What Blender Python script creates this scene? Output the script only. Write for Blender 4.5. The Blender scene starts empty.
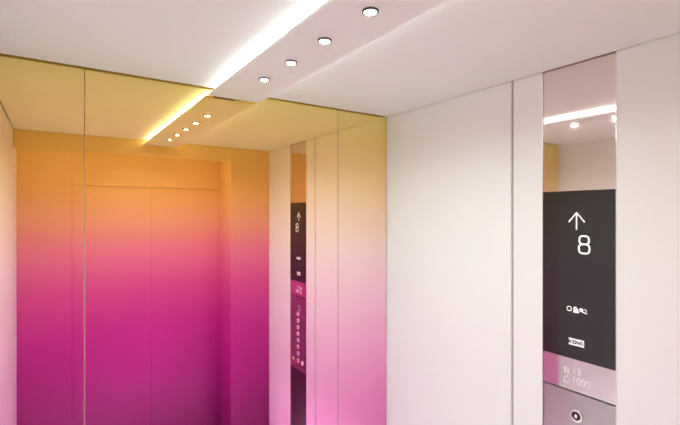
import bpy, bmesh, math
from mathutils import Vector, Matrix
S = bpy.context.scene
COL = S.collection
EYE = 2.0                      # lens height above the cabin floor
XL, XR = -0.229, 1.5865        # inner faces of the side walls
YM, YF, YB = 1.8815, 0.2665, -0.055   # mirrored wall, front wall, door plane in its recess
H = EYE + 0.55                 # ceiling
REC_X, REC_Z = 1.236, EYE + 0.43     # entrance recess: right jamb, header

# ------------------------------------------------------------------ helpers
def bx(bm, x0, x1, y0, y1, z0, z1, bev=0.0):
    r = bmesh.ops.create_cube(bm, size=1.0)
    vs = r['verts']
    for v in vs:
        v.co = Vector(((x0+x1)/2 + v.co.x*(x1-x0), (y0+y1)/2 + v.co.y*(y1-y0), (z0+z1)/2 + v.co.z*(z1-z0)))
    if bev:
        es = list({e for v in vs for e in v.link_edges})
        bmesh.ops.bevel(bm, geom=es, offset=bev, segments=2, profile=.5, affect='EDGES')
    return vs

def lathe(bm, prof, c, axis='z', seg=32, cap=True):
    """prof: list of (radius, height) ; axis 'z' or '-x' (faces into the cabin from the right wall)"""
    rings = []
    for r, h in prof:
        ring = []
        for i in range(seg):
            t = 2*math.pi*i/seg
            if axis == 'z': p = (c[0]+r*math.cos(t), c[1]+r*math.sin(t), c[2]+h)
            else: p = (c[0]-h, c[1]+r*math.cos(t), c[2]+r*math.sin(t))
            ring.append(bm.verts.new(p))
        rings.append(ring)
    for a, b in zip(rings, rings[1:]):
        for i in range(seg):
            j = (i+1) % seg
            bm.faces.new((a[i], a[j], b[j], b[i]))
    if cap:
        bm.faces.new(rings[0]); bm.faces.new(rings[-1])
    bmesh.ops.recalc_face_normals(bm, faces=bm.faces)

def ribbon(bm, pts, w, x, closed=False, t=0.0006):
    """flat stroke of width w on a plane facing -x; pts are (y, z)"""
    n = len(pts)
    L, R = [], []
    for i in range(n):
        if closed: a, b = pts[(i-1) % n], pts[(i+1) % n]
        else: a, b = pts[max(i-1, 0)], pts[min(i+1, n-1)]
        dy, dz = b[0]-a[0], b[1]-a[1]
        l = math.hypot(dy, dz) or 1
        nx, nz = -dz/l*w/2, dy/l*w/2
        k = 1.0
        p = pts[i]
        L.append((p[0]+nx*k, p[1]+nz*k)); R.append((p[0]-nx*k, p[1]-nz*k))
    mk = lambda q, xx: bm.verts.new((xx, q[0], q[1]))
    f = [[mk(q, x-t) for q in L], [mk(q, x-t) for q in R], [mk(q, x) for q in L], [mk(q, x) for q in R]]
    m = n if closed else n-1
    for i in range(m):
        j = (i+1) % n
        bm.faces.new((f[0][i], f[0][j], f[1][j], f[1][i]))
        bm.faces.new((f[0][i], f[2][i], f[2][j], f[0][j]))
        bm.faces.new((f[1][i], f[1][j], f[3][j], f[3][i]))
    if not closed:
        for i in (0, -1): bm.faces.new((f[0][i], f[1][i], f[3][i], f[2][i]))
    bmesh.ops.recalc_face_normals(bm, faces=bm.faces)

def arc(cy, cz, r, a0, a1, n=8, ry=None):
    ry = ry or r
    return [(cy+ry*math.cos(math.radians(a0+(a1-a0)*i/n)), cz+r*math.sin(math.radians(a0+(a1-a0)*i/n))) for i in range(n+1)]

def obj(name, bm, m, parent=None, smooth=False):
    me = bpy.data.meshes.new(name)
    bm.to_mesh(me); bm.free()
    me.materials.append(m)
    if smooth:
        for p in me.polygons: p.use_smooth = True
        try: me.set_sharp_from_angle(angle=math.radians(35))
        except Exception: pass
    o = bpy.data.objects.new(name, me)
    COL.objects.link(o)
    if parent:
        o.parent = parent
        me.transform(parent_world(parent).inverted())
    return o
def parent_world(p):
    m = Matrix.LocRotScale(p.location, p.rotation_euler, p.scale)
    return parent_world(p.parent) @ m if p.parent else m
def thing(name, label, cat, loc, group=None):
    o = bpy.data.objects.new(name, None); COL.objects.link(o)
    o.location = loc; o.empty_display_size = .05
    o['label'] = label; o['category'] = cat
    if group: o['group'] = group
    return o
def struct(name, bm, m, parent=None, label=None):
    o = obj(name, bm, m, parent)
    if not parent: o['kind'] = 'structure'
    if label: o['label'] = label
    return o
def lab(o, t): o['label'] = t; return o

def text_mesh(name, s, size, y, z, x, m, parent, align='LEFT', sx=1.0):
    """text read from inside the cabin on a plane facing -x (reading direction -y)"""
    cu = bpy.data.curves.new(name, 'FONT')
    cu.body = s; cu.size = size; cu.align_x = align; cu.align_y = 'BOTTOM'; cu.extrude = .0003
    t = bpy.data.objects.new(name, cu); COL.objects.link(t)
    bpy.context.view_layer.update()
    me = bpy.data.meshes.new_from_object(t.evaluated_get(bpy.context.evaluated_depsgraph_get()))
    bpy.data.objects.remove(t)
    # local x -> -y, local y -> z, local z -> -x
    M = Matrix(((0, 0, -1, x), (-sx, 0, 0, y), (0, 1, 0, z), (0, 0, 0, 1)))
    me.transform(M)
    me.materials.clear(); me.materials.append(m)
    me.name = name
    o = bpy.data.objects.new(name, me); COL.objects.link(o)
    o.parent = parent; me.transform(parent_world(parent).inverted())
    return o

# ------------------------------------------------------------------ materials
def pbr(name, col, rough=.5, metal=0.0, spec=.5, emit=None, es=0, noise=0.0, nscale=40, stretch=None, coat=0):
    m = bpy.data.materials.new(name); m.use_nodes = True
    nt = m.node_tree; b = nt.nodes['Principled BSDF']
    b.inputs['Base Color'].default_value = (*col, 1)
    b.inputs['Roughness'].default_value = rough
    b.inputs['Metallic'].default_value = metal
    b.inputs['Specular IOR Level'].default_value = spec
    if coat: b.inputs['Coat Weight'].default_value = coat; b.inputs['Coat Roughness'].default_value = .08
    if emit:
        b.inputs['Emission Color'].default_value = (*emit, 1); b.inputs['Emission Strength'].default_value = es
    if noise:
        tc = nt.nodes.new('ShaderNodeTexCoord'); mp = nt.nodes.new('ShaderNodeMapping')
        if stretch: mp.inputs['Scale'].default_value = stretch
        n = nt.nodes.new('ShaderNodeTexNoise'); n.inputs['Scale'].default_value = nscale; n.inputs['Detail'].default_value = 3
        mr = nt.nodes.new('ShaderNodeMapRange')
        mr.inputs['To Min'].default_value = max(0, rough-noise); mr.inputs['To Max'].default_value = rough+noise
        nt.links.new(tc.outputs['Object'], mp.inputs['Vector']); nt.links.new(mp.outputs[0], n.inputs['Vector'])
        nt.links.new(n.outputs['Fac'], mr.inputs['Value']); nt.links.new(mr.outputs[0], b.inputs['Roughness'])
    return m

def s2l(c):
    return tuple(((v/255)/12.92 if v/255 <= .04045 else ((v/255+.055)/1.055)**2.4) for v in c)

def ramp_nodes(nt, stops):
    """colour by height on the wall: the print runs from gold at the top to magenta below"""
    g = nt.nodes.new('ShaderNodeNewGeometry'); sp = nt.nodes.new('ShaderNodeSeparateXYZ')
    mr = nt.nodes.new('ShaderNodeMapRange'); cr = nt.nodes.new('ShaderNodeValToRGB')
    z0, z1 = 0.0, H
    mr.inputs['From Min'].default_value = z0; mr.inputs['From Max'].default_value = z1
    nt.links.new(g.outputs['Position'], sp.inputs[0]); nt.links.new(sp.outputs['Z'], mr.inputs['Value'])
    nt.links.new(mr.outputs[0], cr.inputs[0])
    e = cr.color_ramp.elements
    stops = sorted(stops)
    while len(e) < len(stops): e.new(.5)
    for el, (z, c) in zip(e, stops):
        el.position = (z+EYE-z0)/(z1-z0); el.color = (*c, 1)
    return cr.outputs[0]

# tinted mirror: heights are relative to the lens height
MIRROR = [(-2.0, (.45, .03, .25)), (-1.04, (.88, .24, .56)), (-.75, (.98, .42, .69)), (-.48, (1.0, .61, .75)), (-.2, (1.0, .74, .70)),
          (.0, (1.0, .72, .50)), (.2, (1.0, .71, .33)), (.40, (1.0, .72, .22)), (.55, (1.0, .80, .26))]
LAMIN = [(-2.0, (.19, .008, .11)), (-1.7, (.25, .01, .15)), (-1.35, (.40, .012, .23)), (-.95, (.56, .028, .30)), (-.6, (.72, .09, .34)),
         (-.3, (.85, .22, .34)), (-.05, (.90, .42, .26)), (.2, (.92, .52, .16)), (.55, (.94, .64, .22))]
def mirror_mat():
    m = bpy.data.materials.new('gradient_tinted_mirror'); m.use_nodes = True
    nt = m.node_tree; b = nt.nodes['Principled BSDF']
    out = ramp_nodes(nt, MIRROR)
    nt.links.new(out, b.inputs['Base Color'])
    b.inputs['Metallic'].default_value = 1.0; b.inputs['Roughness'].default_value = 0.0
    b.inputs['Coat Weight'].default_value = 1.0; b.inputs['Coat Roughness'].default_value = 0.0; b.inputs['Coat IOR'].default_value = 1.65
    try:
        b.inputs['Specular Tint'].default_value = (1, 1, 1, 1)
    except Exception: pass
    return m
def laminate_mat():
    m = bpy.data.materials.new('gradient_laminate'); m.use_nodes = True
    nt = m.node_tree; b = nt.nodes['Principled BSDF']
    out = ramp_nodes(nt, LAMIN)
    nt.links.new(out, b.inputs['Base Color'])
    b.inputs['Roughness'].default_value = .35
    return m

M_mirror = mirror_mat()
M_lam = laminate_mat()
M_wall = pbr('pearl_white_laminate', (.92, .895, .89), .38, noise=.03)
M_ceil = pbr('matt_white_ceiling', (.84, .82, .80), .7, noise=.05)
M_house = pbr('satin_pearl_metal', (.86, .83, .82), .5, noise=.05)
M_floor = pbr('pale_stone_floor', (.84, .825, .80), .45, noise=.1, nscale=8)
M_dark = pbr('dark_gap', (.06, .04, .03), .8)
M_groove = pbr('mauve_grey_joint', (.52, .44, .44), .5)
M_seam = pbr('brown_joint_filler', (.42, .26, .13), .6)
M_rim = pbr('dark_satin_metal', (.16, .15, .145), .35, .6)
M_brk = pbr('brown_bracket', (.20, .11, .06), .6)
M_chrome = pbr('chrome', (.75, .73, .72), .12, 1.0)
M_edge = pbr('polished_edge', (.9, .88, .87), .25, 1.0)
M_bronze = pbr('bronze_toned_mirror_steel', (.84, .73, .68), .04, 1.0)
M_silver = pbr('polished_rose_steel', (.78, .69, .71), .05, 1.0)
M_brush = pbr('brushed_rose_steel', (.50, .45, .46), .30, 1.0, noise=.04, nscale=60, stretch=(1, 1, 12))
M_lower = pbr('dark_brushed_steel', (.20, .15, .17), .34, 1.0, noise=.04, nscale=60, stretch=(1, 1, 12))
M_glass = pbr('black_display_glass', (.022, .016, .017), .06, spec=.6)
M_glyph = pbr('lit_white_glyph', (.9, .9, .9), .5, emit=(1, .95, .95), es=.12)
M_etch = pbr('pale_etched_mark', (.90, .84, .86), .45)
M_black = pbr('black_plastic', (.01, .01, .01), .4)
M_ink = pbr('dark_ink', (.03, .025, .03), .5)
M_label = pbr('white_badge', (.9, .88, .88), .5, emit=(1, .95, .95), es=.08)
M_halo = pbr('lit_button_ring', (.9, .85, .85), .4, emit=(1, .9, .9), es=.1)
M_red = pbr('red_symbol', (.75, .05, .02), .4, emit=(1, .1, .03), es=.3)
M_yel = pbr('yellow_button', (.85, .55, .12), .4)
M_led = pbr('led_tape', (1, 1, 1), .5, emit=(.86, 1, .98), es=7.2)
M_lens = pbr('downlight_lens', (1, 1, 1), .5, emit=(.78, 1, .95), es=550.0)
M_fill_glow = pbr('added_fill_glow', (1, 1, 1), .5, emit=(.80, 1, .98), es=.6)  # glow of the added fill that lifts the door recess

# ------------------------------------------------------------------ setting
T = .04
bm = bmesh.new(); bx(bm, XL-T, XR+.08, YB-.08, YM+.08, -.05, 0); struct('floor', bm, M_floor)
# ceiling: a panel that stops short of the walls (shadow gap) with a dark deck above it
bm = bmesh.new()
bx(bm, XL+.007, XR-.006, YF+.014, YM-.017, H, H+.02, .001)
ceil = struct('ceiling', bm, M_ceil)
bm = bmesh.new(); bx(bm, XL-T, XR+.08, YF-.36, YM+.08, H+.045, H+.085)
struct('trim_1', bm, M_dark)           # deck over the shadow gap

# right wall: three raised cladding sheets on a backing, the panel column left open
CY0, CY1 = .6778, .9376
bm = bmesh.new()
bx(bm, XR+.03, XR+.08, YB-.08, YM+.08, 0, H+.045)
bx(bm, XR, XR+.03, 1.0775, YM+.004, .06, H+.05, .0015)
bx(bm, XR, XR+.03, CY1+.002, 1.0665, .06, H+.05, .0015)
bx(bm, XR, XR+.03, YB-.04, CY0-.002, .06, H+.05, .0015)
bx(bm, XR+.008, XR+.03, YB-.04, YM, 0, .06)
struct('wall_right', bm, M_wall)
bm = bmesh.new(); bx(bm, XR+.006, XR+.03, 1.0665, 1.0775, .06, H+.045); struct('trim_2', bm, M_groove)

bm = bmesh.new()
bx(bm, XL-T, XL, YB-.08, YM+.08, 0, H+.045)
struct('wall_left', bm, M_wall)

bm = bmesh.new(); bx(bm, XL, XR+.03, YM+.008, YM+.08, 0, H+.045)
struct('wall_back', bm, M_seam)
for i, sx in enumerate((.0929, 1.2496)):
    bm = bmesh.new(); bx(bm, sx-.0013, sx+.0013, YM+.0006, YM+.009, .04, H+.04); struct('trim_%d' % (4+i), bm, M_seam)

# tinted mirror in three sheets
g = .0014
sheets = [(XL+.001, .0929-g, 'narrow left sheet of the gold to magenta mirrored wall, beside the left corner'),
          (.0929+g, 1.2496-g, 'wide middle sheet of the gold to magenta mirrored wall, between the two joints'),
          (1.2496+g, XR-.003, 'narrow right sheet of the gold to magenta mirrored wall, touching the white wall')]
for x0, x1, l in sheets:
    bm = bmesh.new(); bx(bm, x0, x1, YM, YM+.008, .04, H+.04, .0006)
    o = obj('mirror_panel', bm, M_mirror)
    o['label'] = l; o['category'] = 'mirror'; o['group'] = 'tinted mirror sheets on the back wall'

# front wall: header, right return and door recess; all in the same graded laminate
bm = bmesh.new()
bx(bm, REC_X, XR, YB-.04, YF, 0, H+.045, .0015)
bx(bm, XL, REC_X, YF-.03, YF, REC_Z, H+.045, .0015)
bx(bm, XL, REC_X, YB-.04, YF-.03, REC_Z+.075, H+.045)
struct('wall_front', bm, M_lam)
# door plane: surround with a slightly sunk two-leaf door
DX0, DX1, DZ = .1036, REC_X-.012, EYE+.2150
bm = bmesh.new()
bx(bm, XL, DX0, YB-.04, YB, 0, REC_Z+.075, .001)
bx(bm, DX0, REC_X, YB-.04, YB, DZ, REC_Z+.075, .001)
bx(bm, DX1, REC_X, YB-.04, YB, 0, DZ)
struct('wall_entrance', bm, M_lam)
mid = .668*1.0
bm = bmesh.new()
bx(bm, DX0, mid-.0004, YB-.04, YB-.014, .008, DZ, .001)
d1 = struct('door_1', bm, M_lam)
bm = bmesh.new()
bx(bm, mid+.0004, DX1, YB-.04, YB-.014, .008, DZ, .001)
struct('door_leaf', bm, M_lam, d1)
bm = bmesh.new(); bx(bm, XL-T, XR+.08, YB-.08, YB-.045, 0, H+.045); struct('trim_3', bm, M_dark)

# ------------------------------------------------------------------ ceiling light beam
SX0, SX1, ZS = .5596, .7899, H-.0344
t = thing('linear_ceiling_light', 'long flat pearl ceiling beam with bright cove glow along both sides, set with downlights', 'ceiling light', ((SX0+SX1)/2, (YF+YM)/2, ZS))
LY = [1.5162, 1.2946, 1.0757, .8548, .6318]
LX, LR = .667, .0178
BY0, BY1 = YF+.004, YM-.017
bm = bmesh.new()
# underside plate with round cut-outs, built as a grid of rectangles with circular holes
def plate_with_holes(bm, x0, x1, y0, y1, z0, z1, holes, r, seg=32):
    half = r*1.5
    ys = [y0]
    for hy in sorted(h[1] for h in holes): ys += [hy-half, hy+half]
    ys.append(y1)
    hx = holes[0][0]
    def quad(a, b, c, d, z, flip):
        v = [bm.verts.new((p[0], p[1], z)) for p in (a, b, c, d)]
        bm.faces.new(v[::-1] if flip else v)
    for z, fl in ((z0, True), (z1, False)):
        for i in range(0, len(ys), 2):
            quad((x0, ys[i]), (x1, ys[i]), (x1, ys[i+1]), (x0, ys[i+1]), z, fl)
        for hy in sorted(h[1] for h in holes):
            a, b = hy-half, hy+half
            quad((x0, a), (hx-half, a), (hx-half, b), (x0, b), z, fl)
            quad((hx+half, a), (x1, a), (x1, b), (hx+half, b), z, fl)
            inner, outer = [], []
            for k in range(seg):
                th = 2*math.pi*k/seg
                c, s = math.cos(th), math.sin(th)
                m = max(abs(c), abs(s))
                inner.append(bm.verts.new((hx+r*c, hy+r*s, z)))
                outer.append(bm.verts.new((hx+half*c/m, hy+half*s/m, z)))
            for k in range(seg):
                j = (k+1) % seg
                f = (inner[k], outer[k], outer[j], inner[j])
                bm.faces.new(f[::-1] if fl else f)
    for xx, nx in ((x0, 0), (x1, 1)):
        v = [bm.verts.new(p) for p in ((xx, y0, z0), (xx, y1, z0), (xx, y1, z1), (xx, y0, z1))]
        bm.faces.new(v if nx else v[::-1])
    for yy in (y0, y1):
        v = [bm.verts.new(p) for p in ((x0, yy, z0), (x1, yy, z0), (x1, yy, z1), (x0, yy, z1))]
        bm.faces.new(v)
plate_with_holes(bm, SX0, SX1, BY0, BY1, ZS, ZS+.010, [(LX, y) for y in LY], LR)
obj('housing', bm, M_house, t)
bm = bmesh.new(); bx(bm, SX0+.065, SX1-.065, BY0+.002, BY1-.004, ZS+.0205, H-.0003)
obj('mounting_spine', bm, M_house, t)
bm = bmesh.new(); bx(bm, .590, .680, BY1-.003, YM-.0005, ZS+.0005, ZS+.020)
lab(obj('end_bracket', bm, M_brk, t), 'small brown bracket meeting the mirror')
for s, xa, xb in ((0, SX0+.026, SX0+.036), (1, SX1-.036, SX1-.026)):
    bm = bmesh.new(); bx(bm, xa, xb, BY0+.003, BY1-.003, ZS+.0102, ZS+.0125)
    obj('led_strip', bm, M_led, t)

# downlights
names = ['recessed downlight on the ceiling beam, the one nearest the mirrored wall',
         'recessed downlight on the ceiling beam, second out from the mirrored wall',
         'recessed downlight on the ceiling beam, third out from the mirrored wall',
         'recessed downlight on the ceiling beam, fourth out, nearest the top edge of the photo',
         'recessed downlight seen only as a reflection, farthest of the row in the mirror']
def make_downlight(y, label):
    d = thing('recessed_downlight', label, 'downlight', (LX, y, ZS), 'downlights along the ceiling beam')
    bm = bmesh.new()
    lathe(bm, [(LR-.0030, .006), (LR-.0030, -.0045), (LR-.0022, -.0062), (LR+.0026, -.0062), (LR+.0034, -.0050), (LR+.0034, -.0001), (LR-.0008, -.0001), (LR-.0008, .006), (LR-.0030, .006)], (LX, y, ZS), seg=40, cap=False)
    obj('rim', bm, M_rim, d, True)
    bm = bmesh.new()
    lathe(bm, [(LR-.0033, .0060), (LR-.0033, -.0020), (LR*.5, -.0028), (.002, -.0030)], (LX, y, ZS), seg=40)
    obj('lens', bm, M_lens, d, True)
    ld = bpy.data.lights.new('lamp_beam', 'SPOT'); ld.energy = 34; ld.color = (.78, 1, .95)
    ld.spot_size = math.radians(58); ld.spot_blend = .5; ld.shadow_soft_size = .012
    lo = bpy.data.objects.new('lamp_beam', ld); COL.objects.link(lo); lo.parent = d; lo.location = (0, 0, -.0045)
    return d
first = make_downlight(LY[0], names[0])
for y, l in zip(LY[1:], names[1:]):
    r = first.copy(); COL.objects.link(r); r.location = (LX, y, ZS); r['label'] = l
    for ch in list(first.children):
        c = ch.copy(); COL.objects.link(c); c.parent = r

# added fill light, hidden behind the fascia, to brighten the dark door recess
d = thing('added_entrance_fill', 'added fill light hidden behind the fascia above the closed elevator door', 'ceiling light', (.5, .13, REC_Z+.07))
bm = bmesh.new(); bx(bm, XL+.03, REC_X-.03, .14, .22, REC_Z+.066, REC_Z+.0748, .001)
obj('lens', bm, M_fill_glow, d)  # glowing slab of the added fill, not a fitting of the cabin

# ------------------------------------------------------------------ car operating panel
PX = XR + .004         # face of the panel, a little behind the cladding
YC = (CY0+CY1)/2
cop = thing('elevator_control_panel', 'full-height elevator control panel of mirrored steel and black display in the white wall', 'control panel', (PX, YC, 0))
Z = lambda v: EYE+v
def plate(name, z0, z1, m, par=cop, dx=0.0, bev=.0008):
    bm = bmesh.new(); bx(bm, PX+dx, XR+.014, CY0, CY1, z0, z1, bev)
    return obj(name, bm, m, par)
gp = .0026
bm = bmesh.new(); bx(bm, XR+.0145, XR+.0295, CY0, CY1, .06, H+.012); obj('back_box', bm, M_dark, cop)
lab(plate('mirror_plate', Z(.0805)+gp/2, H+.012, M_bronze), 'bronze-toned mirror plate above the display')
disp = lab(plate('display_screen', Z(-.5382)+gp/2, Z(.0805)-gp/2, M_glass), 'black glass display')
rate = lab(plate('rating_plate', Z(-.6597)+gp, Z(-.5382)-gp/2, M_silver), 'polished plate with faint capacity figures')
btn = lab(plate('button_plate', Z(-1.235), Z(-.6597)-gp, M_brush), 'brushed rose-grey button plate')
low = lab(plate('lower_plate', .06, Z(-1.235)-gp, M_lower), 'darker steel plate below the buttons')
bm = bmesh.new()
bx(bm, XR-.0008, XR+.0295, CY0-.0022, CY0-.0002, .06, H+.012)
bx(bm, XR-.0008, XR+.0295, CY1+.0002, CY1+.0022, .06, H+.012)
lab(obj('edge_trim', bm, M_edge, cop), 'thin bright metal edging')

# arrow
x = PX
bm = bmesh.new()
ribbon(bm, [(.8108, Z(-.061)), (.8108, Z(.001))], .0052, x)
ribbon(bm, [(.8395, Z(-.0335)), (.8108, Z(.0015)), (.7820, Z(-.0335))], .0058, x)
lab(obj('up_arrow', bm, M_glyph, disp), 'white upward arrow')
# figure 8: two rounded loops
bm = bmesh.new()
def rrect(y0, y1, z0, z1, r, n=5):
    return (arc(y1-r, z1-r, r, 0, 90, n)+arc(y0+r, z1-r, r, 90, 180, n)+arc(y0+r, z0+r, r, 180, 270, n)+arc(y1-r, z0+r, r, 270, 360, n))
ribbon(bm, rrect(.7675, .8005, Z(-.1135), Z(-.0835), .011), .0062, x, True)
ribbon(bm, rrect(.7655, .8025, Z(-.1465), Z(-.1135), .012), .0062, x, True)
lab(obj('floor_number', bm, M_glyph, disp), 'white figure 8')
# status icons
bm = bmesh.new()
cy_, cz_ = .8374, Z(-.3557)
ribbon(bm, arc(cy_, cz_, .0082, 0, 345, 20), .0030, x)
lab(obj('status_icon', bm, M_glyph, disp), 'small ring icon')
bm = bmesh.new()
cy_ = .8125; cz_ = Z(-.3575)
ribbon(bm, [(cy_-.010, cz_-.005), (cy_+.010, cz_-.005)], .009, x)
ribbon(bm, arc(cy_+.003, cz_+.006, .0045, 0, 360, 12)[:-1], .005, x, True)
ribbon(bm, [(cy_-.008, cz_+.006), (cy_-.003, cz_+.000)], .003, x)
lab(obj('status_icon', bm, M_glyph, disp), 'small figure icon')
bm = bmesh.new()
cy_ = .7860; cz_ = Z(-.3565)
ribbon(bm, arc(cy_+.008, cz_+.003, .0045, 0, 360, 12)[:-1], .005, x, True)
ribbon(bm, [(cy_+.010, cz_+.006), (cy_+.002, cz_-.004), (cy_-.012, cz_-.007)], .0040, x)
ribbon(bm, arc(cy_-.004, cz_+.001, .006, 60, 200, 8), .0025, x)
lab(obj('status_icon', bm, M_glyph, disp), 'small handset icon')
# maker badge with four dark letters
bm = bmesh.new(); bx(bm, x-.0012, x, .7838, .8393, Z(-.4886), Z(-.4632), .0003)
badge = lab(obj('maker_badge', bm, M_label, disp), 'small white badge with dark letters')
for i, ch in enumerate('KONE'):
    yc = .8325-.0140*i
    bm = bmesh.new()
    h0, h1, w, k = Z(-.4820), Z(-.4698), .0045, .0038
    X2 = x-.0012
    if ch == 'K':
        ribbon(bm, [(yc+w, h0), (yc+w, h1)], k, X2, t=.0003); ribbon(bm, [(yc-w, h1), (yc+w*.6, (h0+h1)/2), (yc-w, h0)], k*.8, X2, t=.0003)
    elif ch == 'O':
        ribbon(bm, rrect(yc-w, yc+w, h0+.001, h1-.001, .002, 3), k, X2, True, t=.0003)
    elif ch == 'N':
        ribbon(bm, [(yc+w, h0), (yc+w, h1)], k*.8, X2, t=.0003); ribbon(bm, [(yc+w, h1), (yc-w, h0)], k*.8, X2, t=.0003); ribbon(bm, [(yc-w, h0), (yc-w, h1)], k*.8, X2, t=.0003)
    else:
        ribbon(bm, [(yc+w, h0), (yc+w, h1)], k*.8, X2, t=.0003)
        for zz in (h0+.0008, (h0+h1)/2, h1-.0008): ribbon(bm, [(yc+w, zz), (yc-w, zz)], k*.55, X2, t=.0003)
    if i == 0: big = bm
    else:
        me = bpy.data.meshes.new('tmp'); bm.to_mesh(me); big.from_mesh(me); bm.free(); bpy.data.meshes.remove(me)
# the letters are the badge's print: same mesh, second material
me0 = badge.data; me0.materials.append(M_ink)
bmb = bmesh.new(); bmb.from_mesh(me0)
tmp = bpy.data.meshes.new('tmp'); big.to_mesh(tmp); big.free(); tmp.transform(parent_world(disp).inverted())
n0 = len(bmb.faces); bmb.from_mesh(tmp); bmb.faces.ensure_lookup_table()
for f in bmb.faces[n0:]: f.material_index = 1
bmb.to_mesh(me0); bmb.free(); bpy.data.meshes.remove(tmp)

# rating plate: 13 persons, 1000 kg, each with a small pictogram
lab(text_mesh('person_count', '13', .034, .8285, Z(-.6010), x-.0002, M_etch, rate, sx=1.05), 'pale figures 13')
lab(text_mesh('load_limit', '1000', .034, .8285, Z(-.6350), x-.0002, M_etch, rate, sx=.98), 'pale figures 1000')
bm = bmesh.new()
ribbon(bm, arc(.853, Z(-.5805), .0035, 0, 360, 12)[:-1], .003, x, True)
ribbon(bm, [(.853, Z(-.586)), (.853, Z(-.5985))], .009, x)
ribbon(bm, arc(.842, Z(-.5825), .003, 0, 360, 12)[:-1], .0025, x, True)
ribbon(bm, [(.842, Z(-.587)), (.842, Z(-.5985))], .007, x)
lab(obj('person_pictogram', bm, M_etch, rate), 'pale people symbol')
bm = bmesh.new()
ribbon(bm, [(.8585, Z(-.633)), (.8545, Z(-.615)), (.8415, Z(-.615)), (.8375, Z(-.633))], .003, x)
ribbon(bm, [(.860, Z(-.633)), (.836, Z(-.633))], .003, x)
ribbon(bm, arc(.848, Z(-.6115), .0035, 0, 360, 12)[:-1], .002, x, True)
lab(obj('weight_pictogram', bm, M_etch, rate), 'pale weight symbol')

# key switch
kc = (x, .8113, Z(-.7455))
bm = bmesh.new(); lathe(bm, [(.0225, 0), (.0225, .002), (.0215, .003), (.0165, .0032), (.0155, .0022)], kc, '-x', 40)
ks = lab(obj('key_switch', bm, M_edge, btn, True), 'round key switch with bright ring')
def round_part(name, prof, c, m, par, smooth=True):
    bm = bmesh.new(); lathe(bm, prof, c, '-x', 32); return obj(name, bm, m, par, smooth)
# black barrel and slot belong to the same switch mesh
def add_to(o, m, build):
    o.data.materials.append(m); k = len(o.data.materials)-1
    b0 = bmesh.new(); b0.from_mesh(o.data); n = len(b0.faces)
    b1 = bmesh.new(); build(b1); tm = bpy.data.meshes.new('tmp'); b1.to_mesh(tm); b1.free(); tm.transform(parent_world(o.parent).inverted())
    b0.from_mesh(tm); b0.faces.ensure_lookup_table()
    for f in b0.faces[n:]: f.material_index = k
    b0.to_mesh(o.data); b0.free(); bpy.data.meshes.remove(tm)
add_to(ks, M_black, lambda b: lathe(b, [(.0150, .002), (.0150, .0038), (.0145, .0042)], kc, '-x', 32))
add_to(ks, M_etch, lambda b: ribbon(b, arc(kc[1], kc[2], .0050, 0, 360, 16, .0028)[:-1], .0042, x-.0043, True))

# floor buttons: seven in a column, a number to the right of each
def button(y, z, ring, face, nm='floor_button', lb=None):
    bm = bmesh.new(); lathe(bm, [(.0165, 0), (.0165, .0022), (.0155, .0030), (.0125, .0030), (.0120, .0022)], (x, y, z), '-x', 32)
    o = obj(nm, bm, ring, btn, True)
    if lb: lab(o, lb)
    add_to(o, face, lambda b: lathe(b, [(.0118, .0015), (.0118, .0030), (.0105, .0036)], (x, y, z), '-x', 28))
    return o
for i in range(7):
    z = Z(-.7970-.0515*i); n = 8-i
    button(.7985, z, M_halo, M_silver, lb='round floor button marked %d' % n)
    text_mesh('floor_numeral', str(n), .020, .7700, z-.016, x-.0002, M_etch, btn)
o = button(.7225, Z(-1.1640), M_chrome, M_yel, 'alarm_button', 'alarm button with bell mark')
o = button(.7985, Z(-1.1640), M_halo, M_silver, 'door_open_button', 'round door button')
o = button(.8710, Z(-1.1640), M_halo, M_halo, 'door_close_button', 'bright round button')
bm = bmesh.new()
ribbon(bm, [(.738, Z(-1.198)), (.728, Z(-1.190)), (.716, Z(-1.198))], .005, x)
ribbon(bm, arc(.760, Z(-1.192), .006, 0, 360, 12)[:-1], .003, x, True)
lab(obj('alarm_symbol', bm, M_red, btn), 'small red alarm mark')

# ------------------------------------------------------------------ camera, world, view
cd = bpy.data.cameras.new('camera'); cam = bpy.data.objects.new('camera', cd); COL.objects.link(cam)
cam.location = (0, 0, EYE); cam.rotation_euler = (math.pi/2, 0, -.591)
cd.sensor_width = 36; cd.sensor_fit = 'HORIZONTAL'; cd.lens = 424.6*36/680
cd.shift_y = .51/680; cd.clip_start = .01
S.camera = cam
w = bpy.data.worlds.new('world'); S.world = w; w.use_nodes = True
w.node_tree.nodes['Background'].inputs[0].default_value = (1, .95, .92, 1)
w.node_tree.nodes['Background'].inputs[1].default_value = .3
v = S.view_settings
v.view_transform = 'Standard'; v.look = 'None'; v.gamma = 1; v.use_curve_mapping = False
v.exposure = 1.47
